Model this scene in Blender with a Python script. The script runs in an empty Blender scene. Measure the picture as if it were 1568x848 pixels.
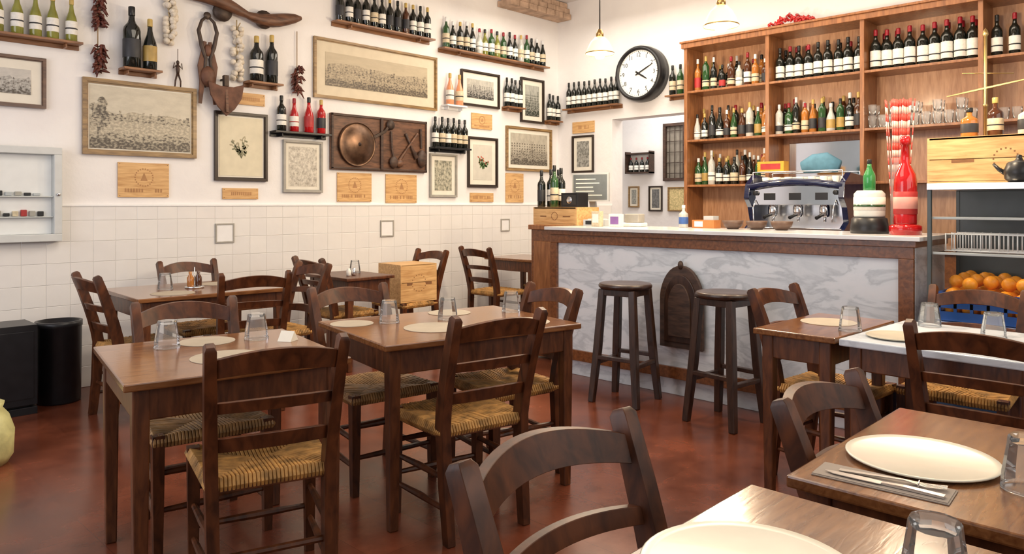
import bpy, math, random
from mathutils import Vector, Matrix
random.seed(7)
R=random.uniform
SC=bpy.context.scene
# ------------------------------------------------------------------ materials
MATS={}
def _new(name):
    m=bpy.data.materials.new(name); m.use_nodes=True
    nt=m.node_tree; b=nt.nodes['Principled BSDF']
    return m,nt,b
def setp(b,**k):
    for n,v in k.items():
        b.inputs[n].default_value=v
def c4(c): return (c[0],c[1],c[2],1)
def plain(name,c,rough=.5,metal=0,trans=0,ior=1.45,emis=0,coat=0,var=.12,scale=14,bump=0,alpha=1):
    if name in MATS: return MATS[name]
    m,nt,b=_new(name)
    setp(b,Roughness=rough,Metallic=metal,IOR=ior)
    b.inputs['Transmission Weight'].default_value=trans
    b.inputs['Coat Weight'].default_value=coat
    b.inputs['Base Color'].default_value=c4(c)
    if alpha<1: b.inputs['Alpha'].default_value=alpha
    if emis:
        b.inputs['Emission Color'].default_value=c4(c); b.inputs['Emission Strength'].default_value=emis
    if var and not trans and not emis:
        tc=nt.nodes.new('ShaderNodeTexCoord'); nz=nt.nodes.new('ShaderNodeTexNoise')
        nz.inputs['Scale'].default_value=scale; nz.inputs['Detail'].default_value=4
        nt.links.new(tc.outputs['Object'],nz.inputs['Vector'])
        rp=nt.nodes.new('ShaderNodeValToRGB')
        rp.color_ramp.elements[0].position=.3; rp.color_ramp.elements[1].position=.7
        rp.color_ramp.elements[0].color=c4([x*(1-var) for x in c]); rp.color_ramp.elements[1].color=c4([min(1,x*(1+var)) for x in c])
        nt.links.new(nz.outputs['Fac'],rp.inputs['Fac']); nt.links.new(rp.outputs['Color'],b.inputs['Base Color'])
        if bump:
            bp=nt.nodes.new('ShaderNodeBump'); bp.inputs['Strength'].default_value=bump; bp.inputs['Distance'].default_value=.01
            nt.links.new(nz.outputs['Fac'],bp.inputs['Height']); nt.links.new(bp.outputs['Normal'],b.inputs['Normal'])
    MATS[name]=m; return m
def wood(name,c1,c2,rough=.3,stretch=(2,14,14),coat=.3,scale=3,spec=.5):
    if name in MATS: return MATS[name]
    m,nt,b=_new(name); setp(b,Roughness=rough); b.inputs['Coat Weight'].default_value=coat
    b.inputs['Specular IOR Level'].default_value=spec
    b.inputs['Coat Roughness'].default_value=.15
    tc=nt.nodes.new('ShaderNodeTexCoord'); mp=nt.nodes.new('ShaderNodeMapping'); mp.inputs['Scale'].default_value=stretch
    nz=nt.nodes.new('ShaderNodeTexNoise'); nz.inputs['Scale'].default_value=scale; nz.inputs['Detail'].default_value=8; nz.inputs['Distortion'].default_value=.6
    rp=nt.nodes.new('ShaderNodeValToRGB'); rp.color_ramp.elements[0].position=.32; rp.color_ramp.elements[1].position=.68
    rp.color_ramp.elements[0].color=c4(c1); rp.color_ramp.elements[1].color=c4(c2)
    nt.links.new(tc.outputs['Object'],mp.inputs['Vector']); nt.links.new(mp.outputs['Vector'],nz.inputs['Vector'])
    nt.links.new(nz.outputs['Fac'],rp.inputs['Fac']); nt.links.new(rp.outputs['Color'],b.inputs['Base Color'])
    bp=nt.nodes.new('ShaderNodeBump'); bp.inputs['Strength'].default_value=.12; bp.inputs['Distance'].default_value=.004
    nt.links.new(nz.outputs['Fac'],bp.inputs['Height']); nt.links.new(bp.outputs['Normal'],b.inputs['Normal'])
    MATS[name]=m; return m
def thinglass(name,tint=(.99,.99,.99),body=.10,blend=.18):
    m,nt,b=_new(name); nt.nodes.remove(b); out=nt.nodes['Material Output']
    tr=nt.nodes.new('ShaderNodeBsdfTransparent'); tr.inputs[0].default_value=c4(tint)
    gl=nt.nodes.new('ShaderNodeBsdfGlossy'); gl.inputs['Roughness'].default_value=.04
    df=nt.nodes.new('ShaderNodeBsdfDiffuse'); df.inputs[0].default_value=(.93,.94,.93,1)
    tl=nt.nodes.new('ShaderNodeBsdfTranslucent'); tl.inputs[0].default_value=(.93,.94,.93,1)
    ad=nt.nodes.new('ShaderNodeMixShader'); nt.links.new(df.outputs[0],ad.inputs[1]); nt.links.new(tl.outputs[0],ad.inputs[2])
    lw=nt.nodes.new('ShaderNodeLayerWeight'); lw.inputs[0].default_value=blend
    m1=nt.nodes.new('ShaderNodeMixShader'); m2=nt.nodes.new('ShaderNodeMixShader'); m1.inputs[0].default_value=body
    nt.links.new(tr.outputs[0],m1.inputs[1]); nt.links.new(ad.outputs[0],m1.inputs[2])
    nt.links.new(lw.outputs['Fresnel'],m2.inputs[0]); nt.links.new(m1.outputs[0],m2.inputs[1]); nt.links.new(gl.outputs[0],m2.inputs[2])
    nt.links.new(m2.outputs[0],out.inputs['Surface']); MATS[name]=m; return m
W_CHAIR=wood('chair_walnut',(.036,.010,.003),(.125,.037,.011),.40,(8,8,3),.0,spec=.4)
W_TABLE=wood('table_wood',(.130,.045,.014),(.26,.108,.037),.20,(3,18,18),.35)
W_TABLE2=wood('table_frame_wood',(.055,.015,.004),(.145,.046,.014),.38,(14,14,3),.1)
W_STOOL=wood('stool_wood',(.020,.009,.006),(.055,.024,.014),.35,(14,14,3),.2)
W_BAR=wood('bar_trim_wood',(.11,.036,.011),(.23,.082,.027),.35)
W_SHELF=wood('shelving_wood',(.20,.072,.022),(.36,.145,.050),.4,(14,14,2))
W_SHELFB=wood('shelving_back_wood',(.37,.17,.078),(.54,.29,.15),.5,(14,14,2))
W_PINE=wood('pine_crate_wood',(.50,.27,.10),(.74,.47,.21),.55,(2,14,18),0)
W_DARK=wood('old_dark_wood',(.028,.014,.009),(.08,.040,.025),.55,(3,14,14),0)
W_DARK2=wood('old_tool_wood',(.06,.024,.012),(.18,.08,.04),.5,(3,14,14),0)
W_LEDGE=wood('ledge_wood',(.16,.065,.025),(.33,.15,.06),.45)
W_GOLD=wood('gilt_frame',(.16,.09,.03),(.36,.22,.08),.4)
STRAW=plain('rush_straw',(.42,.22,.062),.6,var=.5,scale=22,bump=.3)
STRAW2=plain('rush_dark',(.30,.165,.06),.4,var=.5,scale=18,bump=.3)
CREAM=plain('mat_board_cream',(.76,.72,.62),.8,var=.03)
WHITE=plain('white_paint',(.82,.82,.82),.5,var=.03)
BLACK=plain('black_plastic',(.012,.012,.014),.35,var=.2)
IRON=plain('old_iron',(.07,.05,.04),.5,metal=.6,var=.4,bump=.4)
LEATH=plain('leather',(.13,.055,.03),.55,var=.4,bump=.3)
STEEL=plain('stainless_steel',(.72,.73,.75),.22,metal=1,var=.05)
CHROME=plain('chrome',(.85,.86,.88),.08,metal=1,var=.02)
BRASS=plain('brass',(.50,.33,.13),.3,metal=1,var=.1)
GLASS=thinglass('tumbler_glass',(.985,.99,.99),.14,.28)
BG=thinglass('barware_glass',(.99,.99,.99),.30,.2)
PANE=thinglass('case_glass',(.975,.99,.985),.01,.06)
CERAM=plain('white_ceramic',(.86,.84,.78),.15,coat=.4,var=.03)
PLATE=plain('cream_plate_glaze',(.76,.71,.57),.3,coat=.2,var=.04)
NAVY=plain('navy_gloss',(.008,.012,.045),.12,coat=.6,var=.2)
PAPER=plain('beige_paper',(.40,.34,.26),.7,var=.06)
NAPK=plain('grey_napkin',(.34,.28,.23),.8,var=.06)
G_DK=plain('bottle_dark_glass',(.008,.010,.008),.08,coat=.5,var=.3)
G_GR=plain('bottle_green_glass',(.02,.07,.02),.08,coat=.5,var=.3)
G_BR=plain('bottle_brown_glass',(.07,.022,.008),.08,coat=.5,var=.3)
G_AM=plain('bottle_amber',(.40,.15,.03),.08,coat=.5,var=.2)
G_CL=plain('bottle_clear',(.50,.50,.46),.06,coat=.5,var=.2)
G_RD=plain('bottle_red',(.42,.008,.010),.08,coat=.6,var=.2)
G_PK=plain('bottle_rose',(.72,.30,.15),.1,coat=.5,var=.15)
G_YG=plain('bottle_yellowgreen',(.22,.22,.04),.08,coat=.5,var=.2)
L_W=plain('label_white',(.78,.76,.70),.6,var=.08,scale=60)
L_C=plain('label_cream',(.62,.52,.36),.6,var=.15,scale=60)
L_K=plain('label_black',(.03,.03,.035),.5,var=.2)
L_G=plain('label_gold',(.42,.28,.08),.4,var=.2)
L_R=plain('label_red',(.40,.03,.03),.5,var=.2)
L_B=plain('label_blue',(.05,.12,.35),.5,var=.2)
CAPS=[plain('cap_black',(.015,.015,.015),.3),plain('cap_red',(.28,.01,.02),.3),plain('cap_gold',(.5,.35,.1),.3),plain('cap_white',(.7,.7,.7),.4)]
def wallmat():
    m,nt,b=_new('wall_plaster'); setp(b,Roughness=.75)
    tc=nt.nodes.new('ShaderNodeTexCoord'); nz=nt.nodes.new('ShaderNodeTexNoise'); nz.inputs['Scale'].default_value=1.6; nz.inputs['Detail'].default_value=6
    rp=nt.nodes.new('ShaderNodeValToRGB'); rp.color_ramp.elements[0].position=.3; rp.color_ramp.elements[1].position=.7; rp.color_ramp.elements[0].color=(.77,.745,.745,1); rp.color_ramp.elements[1].color=(.86,.845,.83,1)
    nt.links.new(tc.outputs['Object'],nz.inputs['Vector']); nt.links.new(nz.outputs['Fac'],rp.inputs['Fac']); nt.links.new(rp.outputs['Color'],b.inputs['Base Color'])
    n2=nt.nodes.new('ShaderNodeTexNoise'); n2.inputs['Scale'].default_value=9; n2.inputs['Detail'].default_value=5
    nt.links.new(tc.outputs['Object'],n2.inputs['Vector'])
    bp=nt.nodes.new('ShaderNodeBump'); bp.inputs['Strength'].default_value=.3; bp.inputs['Distance'].default_value=.02
    nt.links.new(n2.outputs['Fac'],bp.inputs['Height']); nt.links.new(bp.outputs['Normal'],b.inputs['Normal'])
    return m
WALL=wallmat()
def tilemat():
    m,nt,b=_new('glazed_white_tile'); setp(b,Roughness=.12)
    tc=nt.nodes.new('ShaderNodeTexCoord'); sp=nt.nodes.new('ShaderNodeSeparateXYZ'); cb=nt.nodes.new('ShaderNodeCombineXYZ')
    nt.links.new(tc.outputs['Object'],sp.inputs[0]); nt.links.new(sp.outputs['X'],cb.inputs['X']); nt.links.new(sp.outputs['Z'],cb.inputs['Y'])
    br=nt.nodes.new('ShaderNodeTexBrick'); br.offset=.0; br.inputs['Scale'].default_value=1
    br.inputs['Brick Width'].default_value=.15; br.inputs['Row Height'].default_value=.15; br.inputs['Mortar Size'].default_value=.003; br.inputs['Mortar Smooth'].default_value=1
    br.inputs['Color1'].default_value=(.81,.79,.76,1); br.inputs['Color2'].default_value=(.78,.76,.74,1); br.inputs['Mortar'].default_value=(.71,.69,.66,1)
    nt.links.new(cb.outputs[0],br.inputs['Vector']); nt.links.new(br.outputs['Color'],b.inputs['Base Color'])
    nz=nt.nodes.new('ShaderNodeTexNoise'); nz.inputs['Scale'].default_value=6
    nt.links.new(tc.outputs['Object'],nz.inputs['Vector'])
    mx=nt.nodes.new('ShaderNodeMath'); mx.operation='MULTIPLY_ADD'; mx.inputs[1].default_value=-.6
    nt.links.new(br.outputs['Fac'],mx.inputs[0]); nt.links.new(nz.outputs['Fac'],mx.inputs[2])
    bp=nt.nodes.new('ShaderNodeBump'); bp.inputs['Strength'].default_value=.45; bp.inputs['Distance'].default_value=.015
    nt.links.new(mx.outputs[0],bp.inputs['Height']); nt.links.new(bp.outputs['Normal'],b.inputs['Normal'])
    return m
TILE=tilemat()
def floormat():
    m,nt,b=_new('red_terracotta_floor'); 
    tc=nt.nodes.new('ShaderNodeTexCoord'); nz=nt.nodes.new('ShaderNodeTexNoise'); nz.inputs['Scale'].default_value=2.0; nz.inputs['Detail'].default_value=9; nz.inputs['Roughness'].default_value=.68
    rp=nt.nodes.new('ShaderNodeValToRGB'); e=rp.color_ramp.elements; e[0].position=.32; e[0].color=(.080,.020,.010,1); e[1].position=.70; e[1].color=(.225,.062,.029,1)
    nt.links.new(tc.outputs['Object'],nz.inputs['Vector']); nt.links.new(nz.outputs['Fac'],rp.inputs['Fac'])
    br=nt.nodes.new('ShaderNodeTexBrick'); br.offset=0; br.inputs['Scale'].default_value=1; br.inputs['Brick Width'].default_value=.33; br.inputs['Row Height'].default_value=.33
    br.inputs['Mortar Size'].default_value=.002; br.inputs['Mortar Smooth'].default_value=.8; br.inputs['Color1'].default_value=(1,1,1,1); br.inputs['Color2'].default_value=(.80,.80,.80,1); br.inputs['Mortar'].default_value=(.5,.5,.5,1)
    nt.links.new(tc.outputs['Object'],br.inputs['Vector'])
    mx=nt.nodes.new('ShaderNodeMix'); mx.data_type='RGBA'; mx.blend_type='MULTIPLY'; mx.inputs[0].default_value=.7
    nt.links.new(rp.outputs['Color'],mx.inputs[6]); nt.links.new(br.outputs['Color'],mx.inputs[7]); nt.links.new(mx.outputs[2],b.inputs['Base Color'])
    mr=nt.nodes.new('ShaderNodeMapRange'); mr.inputs[3].default_value=.13; mr.inputs[4].default_value=.34
    nt.links.new(nz.outputs['Fac'],mr.inputs[0]); nt.links.new(mr.outputs[0],b.inputs['Roughness'])
    bp=nt.nodes.new('ShaderNodeBump'); bp.inputs['Strength'].default_value=.10; bp.inputs['Distance'].default_value=.01
    nt.links.new(nz.outputs['Fac'],bp.inputs['Height']); nt.links.new(bp.outputs['Normal'],b.inputs['Normal'])
    return m
FLOOR=floormat()
def marble():
    m,nt,b=_new('white_marble'); setp(b,Roughness=.25)
    tc=nt.nodes.new('ShaderNodeTexCoord'); mp=nt.nodes.new('ShaderNodeMapping'); mp.inputs['Rotation'].default_value=(.7,.2,.3); mp.inputs['Scale'].default_value=(1,1,2.6)
    nz=nt.nodes.new('ShaderNodeTexNoise'); nz.inputs['Scale'].default_value=2.8; nz.inputs['Detail'].default_value=10; nz.inputs['Distortion'].default_value=.5; nz.inputs['Roughness'].default_value=.55
    rp=nt.nodes.new('ShaderNodeValToRGB'); e=rp.color_ramp.elements
    e[0].position=.25; e[0].color=(.54,.59,.64,1); e[1].position=.8; e[1].color=(.75,.78,.82,1)
    for p,c in ((.42,(.67,.71,.76,1)),(.485,(.52,.56,.61,1)),(.53,(.70,.74,.79,1)),(.6,(.73,.76,.81,1))):
        q=e.new(p); q.color=c
    nt.links.new(tc.outputs['Object'],mp.inputs[0]); nt.links.new(mp.outputs[0],nz.inputs['Vector']); nt.links.new(nz.outputs['Fac'],rp.inputs['Fac']); nt.links.new(rp.outputs['Color'],b.inputs['Base Color'])
    return m
MARBLE=marble()
def art(name,seed,paper,ink,kind='land'):
    m,nt,b=_new(name); setp(b,Roughness=.35)
    tc=nt.nodes.new('ShaderNodeTexCoord'); mp=nt.nodes.new('ShaderNodeMapping'); mp.inputs['Location'].default_value=(seed*3.1,seed,seed*1.7)
    sc={'land':(4,1,6),'town':(12,1,5),'plan':(9,1,9)}[kind]; mp.inputs['Scale'].default_value=sc
    nz=nt.nodes.new('ShaderNodeTexNoise'); nz.inputs['Scale'].default_value=1.5; nz.inputs['Detail'].default_value=10; nz.inputs['Roughness'].default_value=.7
    nt.links.new(tc.outputs['Generated'],mp.inputs[0]); nt.links.new(mp.outputs[0],nz.inputs['Vector'])
    rn=nt.nodes.new('ShaderNodeValToRGB'); rn.color_ramp.elements[0].position=.40; rn.color_ramp.elements[1].position=.62; nt.links.new(nz.outputs['Fac'],rn.inputs[0])
    mu=nt.nodes.new('ShaderNodeMath'); mu.operation='MULTIPLY'; mu.inputs[1].default_value={'land':.22,'town':.3,'plan':.85}[kind]; nt.links.new(rn.outputs[0],mu.inputs[0])
    mx=nt.nodes.new('ShaderNodeMix'); mx.data_type='RGBA'; mx.inputs[6].default_value=c4(paper); mx.inputs[7].default_value=c4(ink)
    nt.links.new(mu.outputs[0],mx.inputs[0]); nt.links.new(mx.outputs[2],b.inputs['Base Color'])
    return m
def scribble(name,paper,ink,bias,sc=(45,1,70)):
    if name in MATS: return MATS[name]
    m,nt,b=_new(name); setp(b,Roughness=.4)
    tc=nt.nodes.new('ShaderNodeTexCoord'); mp=nt.nodes.new('ShaderNodeMapping'); mp.inputs['Scale'].default_value=sc
    nz=nt.nodes.new('ShaderNodeTexNoise'); nz.inputs['Scale'].default_value=1; nz.inputs['Detail'].default_value=6
    nt.links.new(tc.outputs['Object'],mp.inputs[0]); nt.links.new(mp.outputs[0],nz.inputs['Vector'])
    rn=nt.nodes.new('ShaderNodeValToRGB'); e=rn.color_ramp.elements; e[0].position=bias-.08; e[1].position=bias+.08; e[0].color=c4(ink); e[1].color=c4(paper)
    nt.links.new(nz.outputs['Fac'],rn.inputs[0]); nt.links.new(rn.outputs[0],b.inputs['Base Color']); MATS[name]=m; return m
# ------------------------------------------------------------------ mesh builder
class MB:
    def __init__(s): s.v=[];s.f=[];s.mi=[];s.sm=[];s.mats=[];s.M=Matrix.Identity(4)
    def mx(s,m):
        if m not in s.mats: s.mats.append(m)
        return s.mats.index(m)
    def add(s,vs,fs,m,smooth=False):
        o=len(s.v); s.v+= [tuple(s.M@Vector(p)) for p in vs]
        i=s.mx(m)
        for f in fs: s.f.append(tuple(o+k for k in f)); s.mi.append(i); s.sm.append(smooth)
    def box(s,x0,x1,y0,y1,z0,z1,m):
        s.add([(x0,y0,z0),(x1,y0,z0),(x1,y1,z0),(x0,y1,z0),(x0,y0,z1),(x1,y0,z1),(x1,y1,z1),(x0,y1,z1)],
              [(0,3,2,1),(4,5,6,7),(0,1,5,4),(1,2,6,5),(2,3,7,6),(3,0,4,7)],m)
    def lathe(s,prof,m,c=(0,0,0),seg=14,smooth=True,axis='z',cap=True):
        vs=[];fs=[]
        for r,z in prof:
            for k in range(seg):
                a=2*math.pi*k/seg; p=(r*math.cos(a),r*math.sin(a),z)
                if axis=='y': p=(p[0],-p[2],p[1])
                if axis=='x': p=(p[2],p[0],p[1])
                vs.append((p[0]+c[0],p[1]+c[1],p[2]+c[2]))
        n=len(prof)
        for i in range(n-1):
            for k in range(seg):
                k2=(k+1)%seg; fs.append((i*seg+k,i*seg+k2,(i+1)*seg+k2,(i+1)*seg+k))
        if cap and prof[0][0]>1e-5: fs.append(tuple(reversed(range(seg))))
        if cap and prof[-1][0]>1e-5: fs.append(tuple((n-1)*seg+k for k in range(seg)))
        s.add(vs,fs,m,smooth)
    def band(s,r,z0,z1,m,c,seg=14):
        s.lathe([(r*.98,z0),(r,z0+.001),(r,z1-.001),(r*.98,z1)],m,c,seg)
    def sweep(s,pts,sizes,m,ref=(0,1,0),n=4,smooth=None):
        pts=[Vector(p) for p in pts]; N=len(pts)
        if not isinstance(sizes,list): sizes=[sizes]*N
        sizes=[(q,q) if not isinstance(q,tuple) else q for q in sizes]
        vs=[];fs=[]; ref=Vector(ref)
        for i,p in enumerate(pts):
            t=(pts[min(i+1,N-1)]-pts[max(i-1,0)]).normalized()
            u=ref.cross(t)
            if u.length<1e-3: u=Vector((1,0,0.01)).cross(t)
            u.normalize(); v=t.cross(u)
            a,b=sizes[i]
            if n==4: off=[(-a,-b),(a,-b),(a,b),(-a,b)]
            else: off=[(a*math.cos(2*math.pi*k/n),b*math.sin(2*math.pi*k/n)) for k in range(n)]
            for x,y in off: vs.append(tuple(p+u*x+v*y))
        for i in range(N-1):
            for k in range(n):
                k2=(k+1)%n; fs.append((i*n+k,i*n+k2,(i+1)*n+k2,(i+1)*n+k))
        fs.append(tuple(reversed(range(n)))); fs.append(tuple((N-1)*n+k for k in range(n)))
        s.add(vs,fs,m,(n!=4) if smooth is None else smooth)
    def ball(s,c,r,m,seg=8,rings=6):
        if not isinstance(r,tuple): r=(r,r,r)
        vs=[];fs=[]
        for i in range(rings+1):
            ph=math.pi*i/rings
            for k in range(seg):
                a=2*math.pi*k/seg
                vs.append((c[0]+r[0]*math.sin(ph)*math.cos(a),c[1]+r[1]*math.sin(ph)*math.sin(a),c[2]-r[2]*math.cos(ph)))
        for i in range(rings):
            for k in range(seg):
                k2=(k+1)%seg; fs.append((i*seg+k,i*seg+k2,(i+1)*seg+k2,(i+1)*seg+k))
        s.add(vs,fs,m,True)
    def prism(s,poly,y0,y1,m):   # polygon in xz extruded in y
        n=len(poly); vs=[(x,y0,z) for x,z in poly]+[(x,y1,z) for x,z in poly]
        fs=[tuple(range(n)),tuple(reversed(range(n,2*n)))]+[(k,(k+n),(k+1)%n+n,(k+1)%n) for k in range(n)]
        s.add(vs,fs,m)
    def mesh(s,name,sharp=None):
        me=bpy.data.meshes.new(name); me.from_pydata(s.v,[],s.f)
        for m in s.mats: me.materials.append(m)
        me.polygons.foreach_set('material_index',s.mi)
        if sharp is None: me.polygons.foreach_set('use_smooth',s.sm); me.update()
        else:
            me.polygons.foreach_set('use_smooth',[True]*len(s.f)); me.update(); me.set_sharp_from_angle(angle=math.radians(sharp))
        return me
    def obj(s,name,loc=(0,0,0),rz=0,bevel=0,parent=None):
        return place(s.mesh(name),name,loc,rz,bevel,parent)
def place(me,name,loc=(0,0,0),rz=0,bevel=0,parent=None,scale=None):
    o=bpy.data.objects.new(name,me); SC.collection.objects.link(o); o.location=loc; o.rotation_euler=(0,0,math.radians(rz))
    if scale: o.scale=scale
    if bevel:
        b=o.modifiers.new('bevel','BEVEL'); b.width=bevel; b.segments=2; b.limit_method='ANGLE'; b.angle_limit=math.radians(50)
    if parent: o.parent=parent
    return o
# ------------------------------------------------------------------ room shell
CEIL=3.75
def shell(name,x0,x1,y0,y1,z0,z1,m):
    b=MB(); b.box(x0,x1,y0,y1,z0,z1,m); return b.obj(name)
shell('floor',-1.6,8.8,-1.6,6.6,-.1,0,FLOOR)
shell('ceiling',-1.6,7.2,-1.6,6.2,CEIL,CEIL+.1,WALL)
shell('wall_back',-1.6,7.0,6.0,6.2,0,CEIL,WALL)
b=MB(); b.box(7,7.2,-1.6,4.0,0,CEIL,WALL); b.box(7,7.2,5.18,6.2,0,CEIL,WALL); b.box(7,7.2,4.0,5.18,2.29,CEIL,WALL); b.obj('wall_right')
shell('wall_passage_end',8.6,8.8,3.6,6.6,0,2.9,WALL)
shell('wall_passage_left',7.2,8.6,6.4,6.6,0,2.9,WALL)
shell('wall_passage_right',7.2,8.6,3.6,3.8,0,2.9,WALL)
shell('ceiling_passage',7.2,8.8,3.6,6.6,2.9,3.0,WALL)
b=MB(); b.box(-1.6,6.99,5.975,6.0,.0,1.30,TILE); b.box(-1.6,6.99,5.97,6.0,1.30,1.315,WHITE); b.obj('trim_1',bevel=.003)
b=MB(); b.box(6.975,6.999,5.18,5.97,0,1.30,TILE); b.obj('trim_2')
b=MB(); BR=wood('ceiling_beam_wood',(.10,.05,.03),(.28,.15,.08),.7,(2,14,14),0)
for x in (3.0,4.4): b.box(x-.08,x+.08,-1.6,5.99,CEIL-.17,CEIL-.001,BR)
b.obj('ceiling_beams',bevel=.01)
BRK=plain('rough_brick',(.46,.32,.23),.8,var=.35,scale=9,bump=.6)
b=MB()
for i in range(7):
    for j in range(3): b.box(5.95+i*.15+(j%2)*.05,6.09+i*.15+(j%2)*.05,5.78+j*.03,5.995,3.53+j*.072,3.595+j*.072,BRK)
b.obj('brick_corbel',bevel=.006)
# ------------------------------------------------------------------ chair
def yb(z): return -.18 if z<=.45 else -.18-.02*(z-.45)/.15-.256*max(0,z-.5)**1.4
def chair_mesh(name,straw,wd=W_CHAIR):
    b=MB()
    for sx in (-1,1):
        pts=[(sx*.178,-.215,0),(sx*.182,-.192,.22),(sx*.186,-.18,.45)]+[(sx*(.186+.016*(z-.45)/.44),yb(z),z) for z in (.52,.60,.68,.75,.82,.885,.897)]
        b.sweep(pts,[(.017,.022),(.019,.026),(.020,.029),(.020,.029),(.020,.028),(.019,.027),(.019,.026),(.018,.024),(.018,.022),(.012,.014)],wd)
        b.sweep([(sx*.205,.19,0),(sx*.205,.19,.25),(sx*.205,.19,.455)],[(.016,.016),(.020,.020),(.022,.022)],wd)
        for z in (.13,.25,): b.sweep([(sx*.18,-.18,z),(sx*.193,0,z+.004),(sx*.205,.19,z)],[.010,.014,.010],wd,ref=(0,0,1),n=8)
        b.sweep([(sx*.186,-.18,.42),(sx*.205,.19,.42)],(.016,.012),wd,ref=(0,0,1))
    for z in (.17,.31): b.sweep([(-.205,.19,z),(0,.19,z),(.205,.19,z)],[.010,.015,.010],wd,ref=(0,0,1),n=8)
    b.sweep([(-.18,-.19,.2),(.18,-.19,.2)],.012,wd,ref=(0,0,1),n=8)
    b.sweep([(-.205,.19,.42),(.205,.19,.42)],(.016,.012),wd,ref=(0,0,1)); b.sweep([(-.186,-.18,.42),(.186,-.18,.42)],(.016,.012),wd,ref=(0,0,1))
    for z0,z1,arch,lift,t,bow in ((.788,.848,.034,.022,.013,.058),(.670,.705,.012,.008,.010,.045),(.540,.585,.010,.006,.010,.034)):
        N=20; vs=[];fs=[]
        for i in range(N+1):
            u=-1+2*i/N; k=1-u*u; x=u*.19
            for z,sg in ((z0+lift*k,-1),(z0+lift*k,1),(z1+arch*k,1),(z1+arch*k,-1)):
                vs.append((x,yb(z)-bow*k+sg*t,z))
        for i in range(N):
            for q in range(4):
                q2=(q+1)%4; fs.append((i*4+q,(i+1)*4+q,(i+1)*4+q2,i*4+q2))
        fs.append((0,1,2,3)); fs.append((N*4+3,N*4+2,N*4+1,N*4))
        b.add(vs,fs,wd,False)
    A=[(-.225,.21),(.225,.21),(.20,-.195),(-.20,-.195)]
    C=[(-.03,.01),(.03,.01)]
    def cords(p0,p1,q0,q1,n):
        p0=Vector((*p0,0));p1=Vector((*p1,0));q0=Vector((*q0,0));q1=Vector((*q1,0))
        for i in range(n):
            t=(i+.5)/n; e=p0.lerp(p1,t)
            L=(p1-p0).length; lx=t*L
            d=(p1-p0).normalized(); a=(q0-p0).dot(d); c_=(q1-p0).dot(d)
            if lx<a: inner=p0.lerp(q0,lx/a)
            elif lx>c_: inner=p1.lerp(q1,(L-lx)/(L-c_))
            else: inner=q0.lerp(q1,(lx-a)/(c_-a))
            w=L/n*.56; jz=R(-.002,.0015)
            o=(e-inner); on=o.normalized() if o.length>0 else o
            pts=[tuple(e-on*.006+Vector((0,0,.412))),tuple(e+on*.003+Vector((0,0,.43))),tuple(e-on*.008+Vector((0,0,.452+jz))),tuple(e.lerp(inner,.5)+Vector((0,0,.447+jz))),tuple(inner+Vector((0,0,.438)))]
            b.sweep(pts,(w,w),straw,ref=tuple(d),n=5)
    cords(A[0],A[1],C[0],C[1],36); cords(A[2],A[3],C[1],C[0],32)
    cords(A[1],A[2],C[1],C[1],32); cords(A[3],A[0],C[0],C[0],32)
    b.box(-.19,.19,-.17,.19,.422,.436,straw)
    return b.mesh(name,38)
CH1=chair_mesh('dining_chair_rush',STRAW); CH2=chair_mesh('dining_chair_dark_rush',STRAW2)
def chair(x,y,face,kind=CH1,sc=None): return place(kind,'dining_chair',(x,y,0),face-90,.004,scale=sc)
for a in [(1.27,2.44,72),(2.13,2.37,79),(2.65,2.62,168),(3.69,1.42,-95),(3.27,.66,0),(4.06,.95,180),
          (1.77,5.0,0),(2.31,4.66,75),(2.35,5.37,-90),(2.62,4.85,180),(3.45,5.3,0),(4.2,5.4,180),(5.35,5.4,0),(6.2,5.4,180)]: chair(*a)
chair(1.107,.66,-90,CH1,(1.17,1,.975)); chair(1.955,.475,-90,CH1,(1.14,1,.955))
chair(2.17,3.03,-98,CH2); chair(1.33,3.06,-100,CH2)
# ------------------------------------------------------------------ tables
def table(cx,cy,w,dp,rz,top=W_TABLE,h=.76,marb=None,leg=.026,fr=W_TABLE2):
    b=MB(); x=w/2;y=dp/2
    if marb: b.box(-x,x,-y,y,h-.03,h,marb)
    else: b.box(-x,x,-y,y,h-.026,h,top)
    ix=x-.035; iy=y-.035
    b.box(-ix,ix,-iy,-iy+.02,h-.13,h-.026,fr); b.box(-ix,ix,iy-.02,iy,h-.13,h-.026,fr)
    b.box(-ix,-ix+.02,-iy,iy,h-.13,h-.026,fr); b.box(ix-.02,ix,-iy,iy,h-.13,h-.026,fr)
    for sx in (-1,1):
        for sy in (-1,1):
            px=sx*(ix-leg+.006);py=sy*(iy-leg+.006)
            b.sweep([(px,py,h-.027),(px,py,h-.14),(px*1.0,py,0)],[(leg,leg),(leg,leg),(leg*.74,leg*.74)],fr)
    return b.obj('dining_table',(cx,cy,0),rz,.005)
table(1.27,2.785,.75,.77,-10.7)
table(2.345,2.69,1.0,.76,-11.5)
table(2.13,5.0,.95,.78,-3)
table(3.52,5.28,.46,.62,0,W_TABLE2,.74)
table(1.06,.32,.71,.77,0)
table(1.87,.29,.72,.77,0)
table(3.53,1.385,.68,.37,-2)
table(3.53,.82,.72,.72,-3,marb=MARBLE)
table(5.8,5.4,.6,.68,0)
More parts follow.
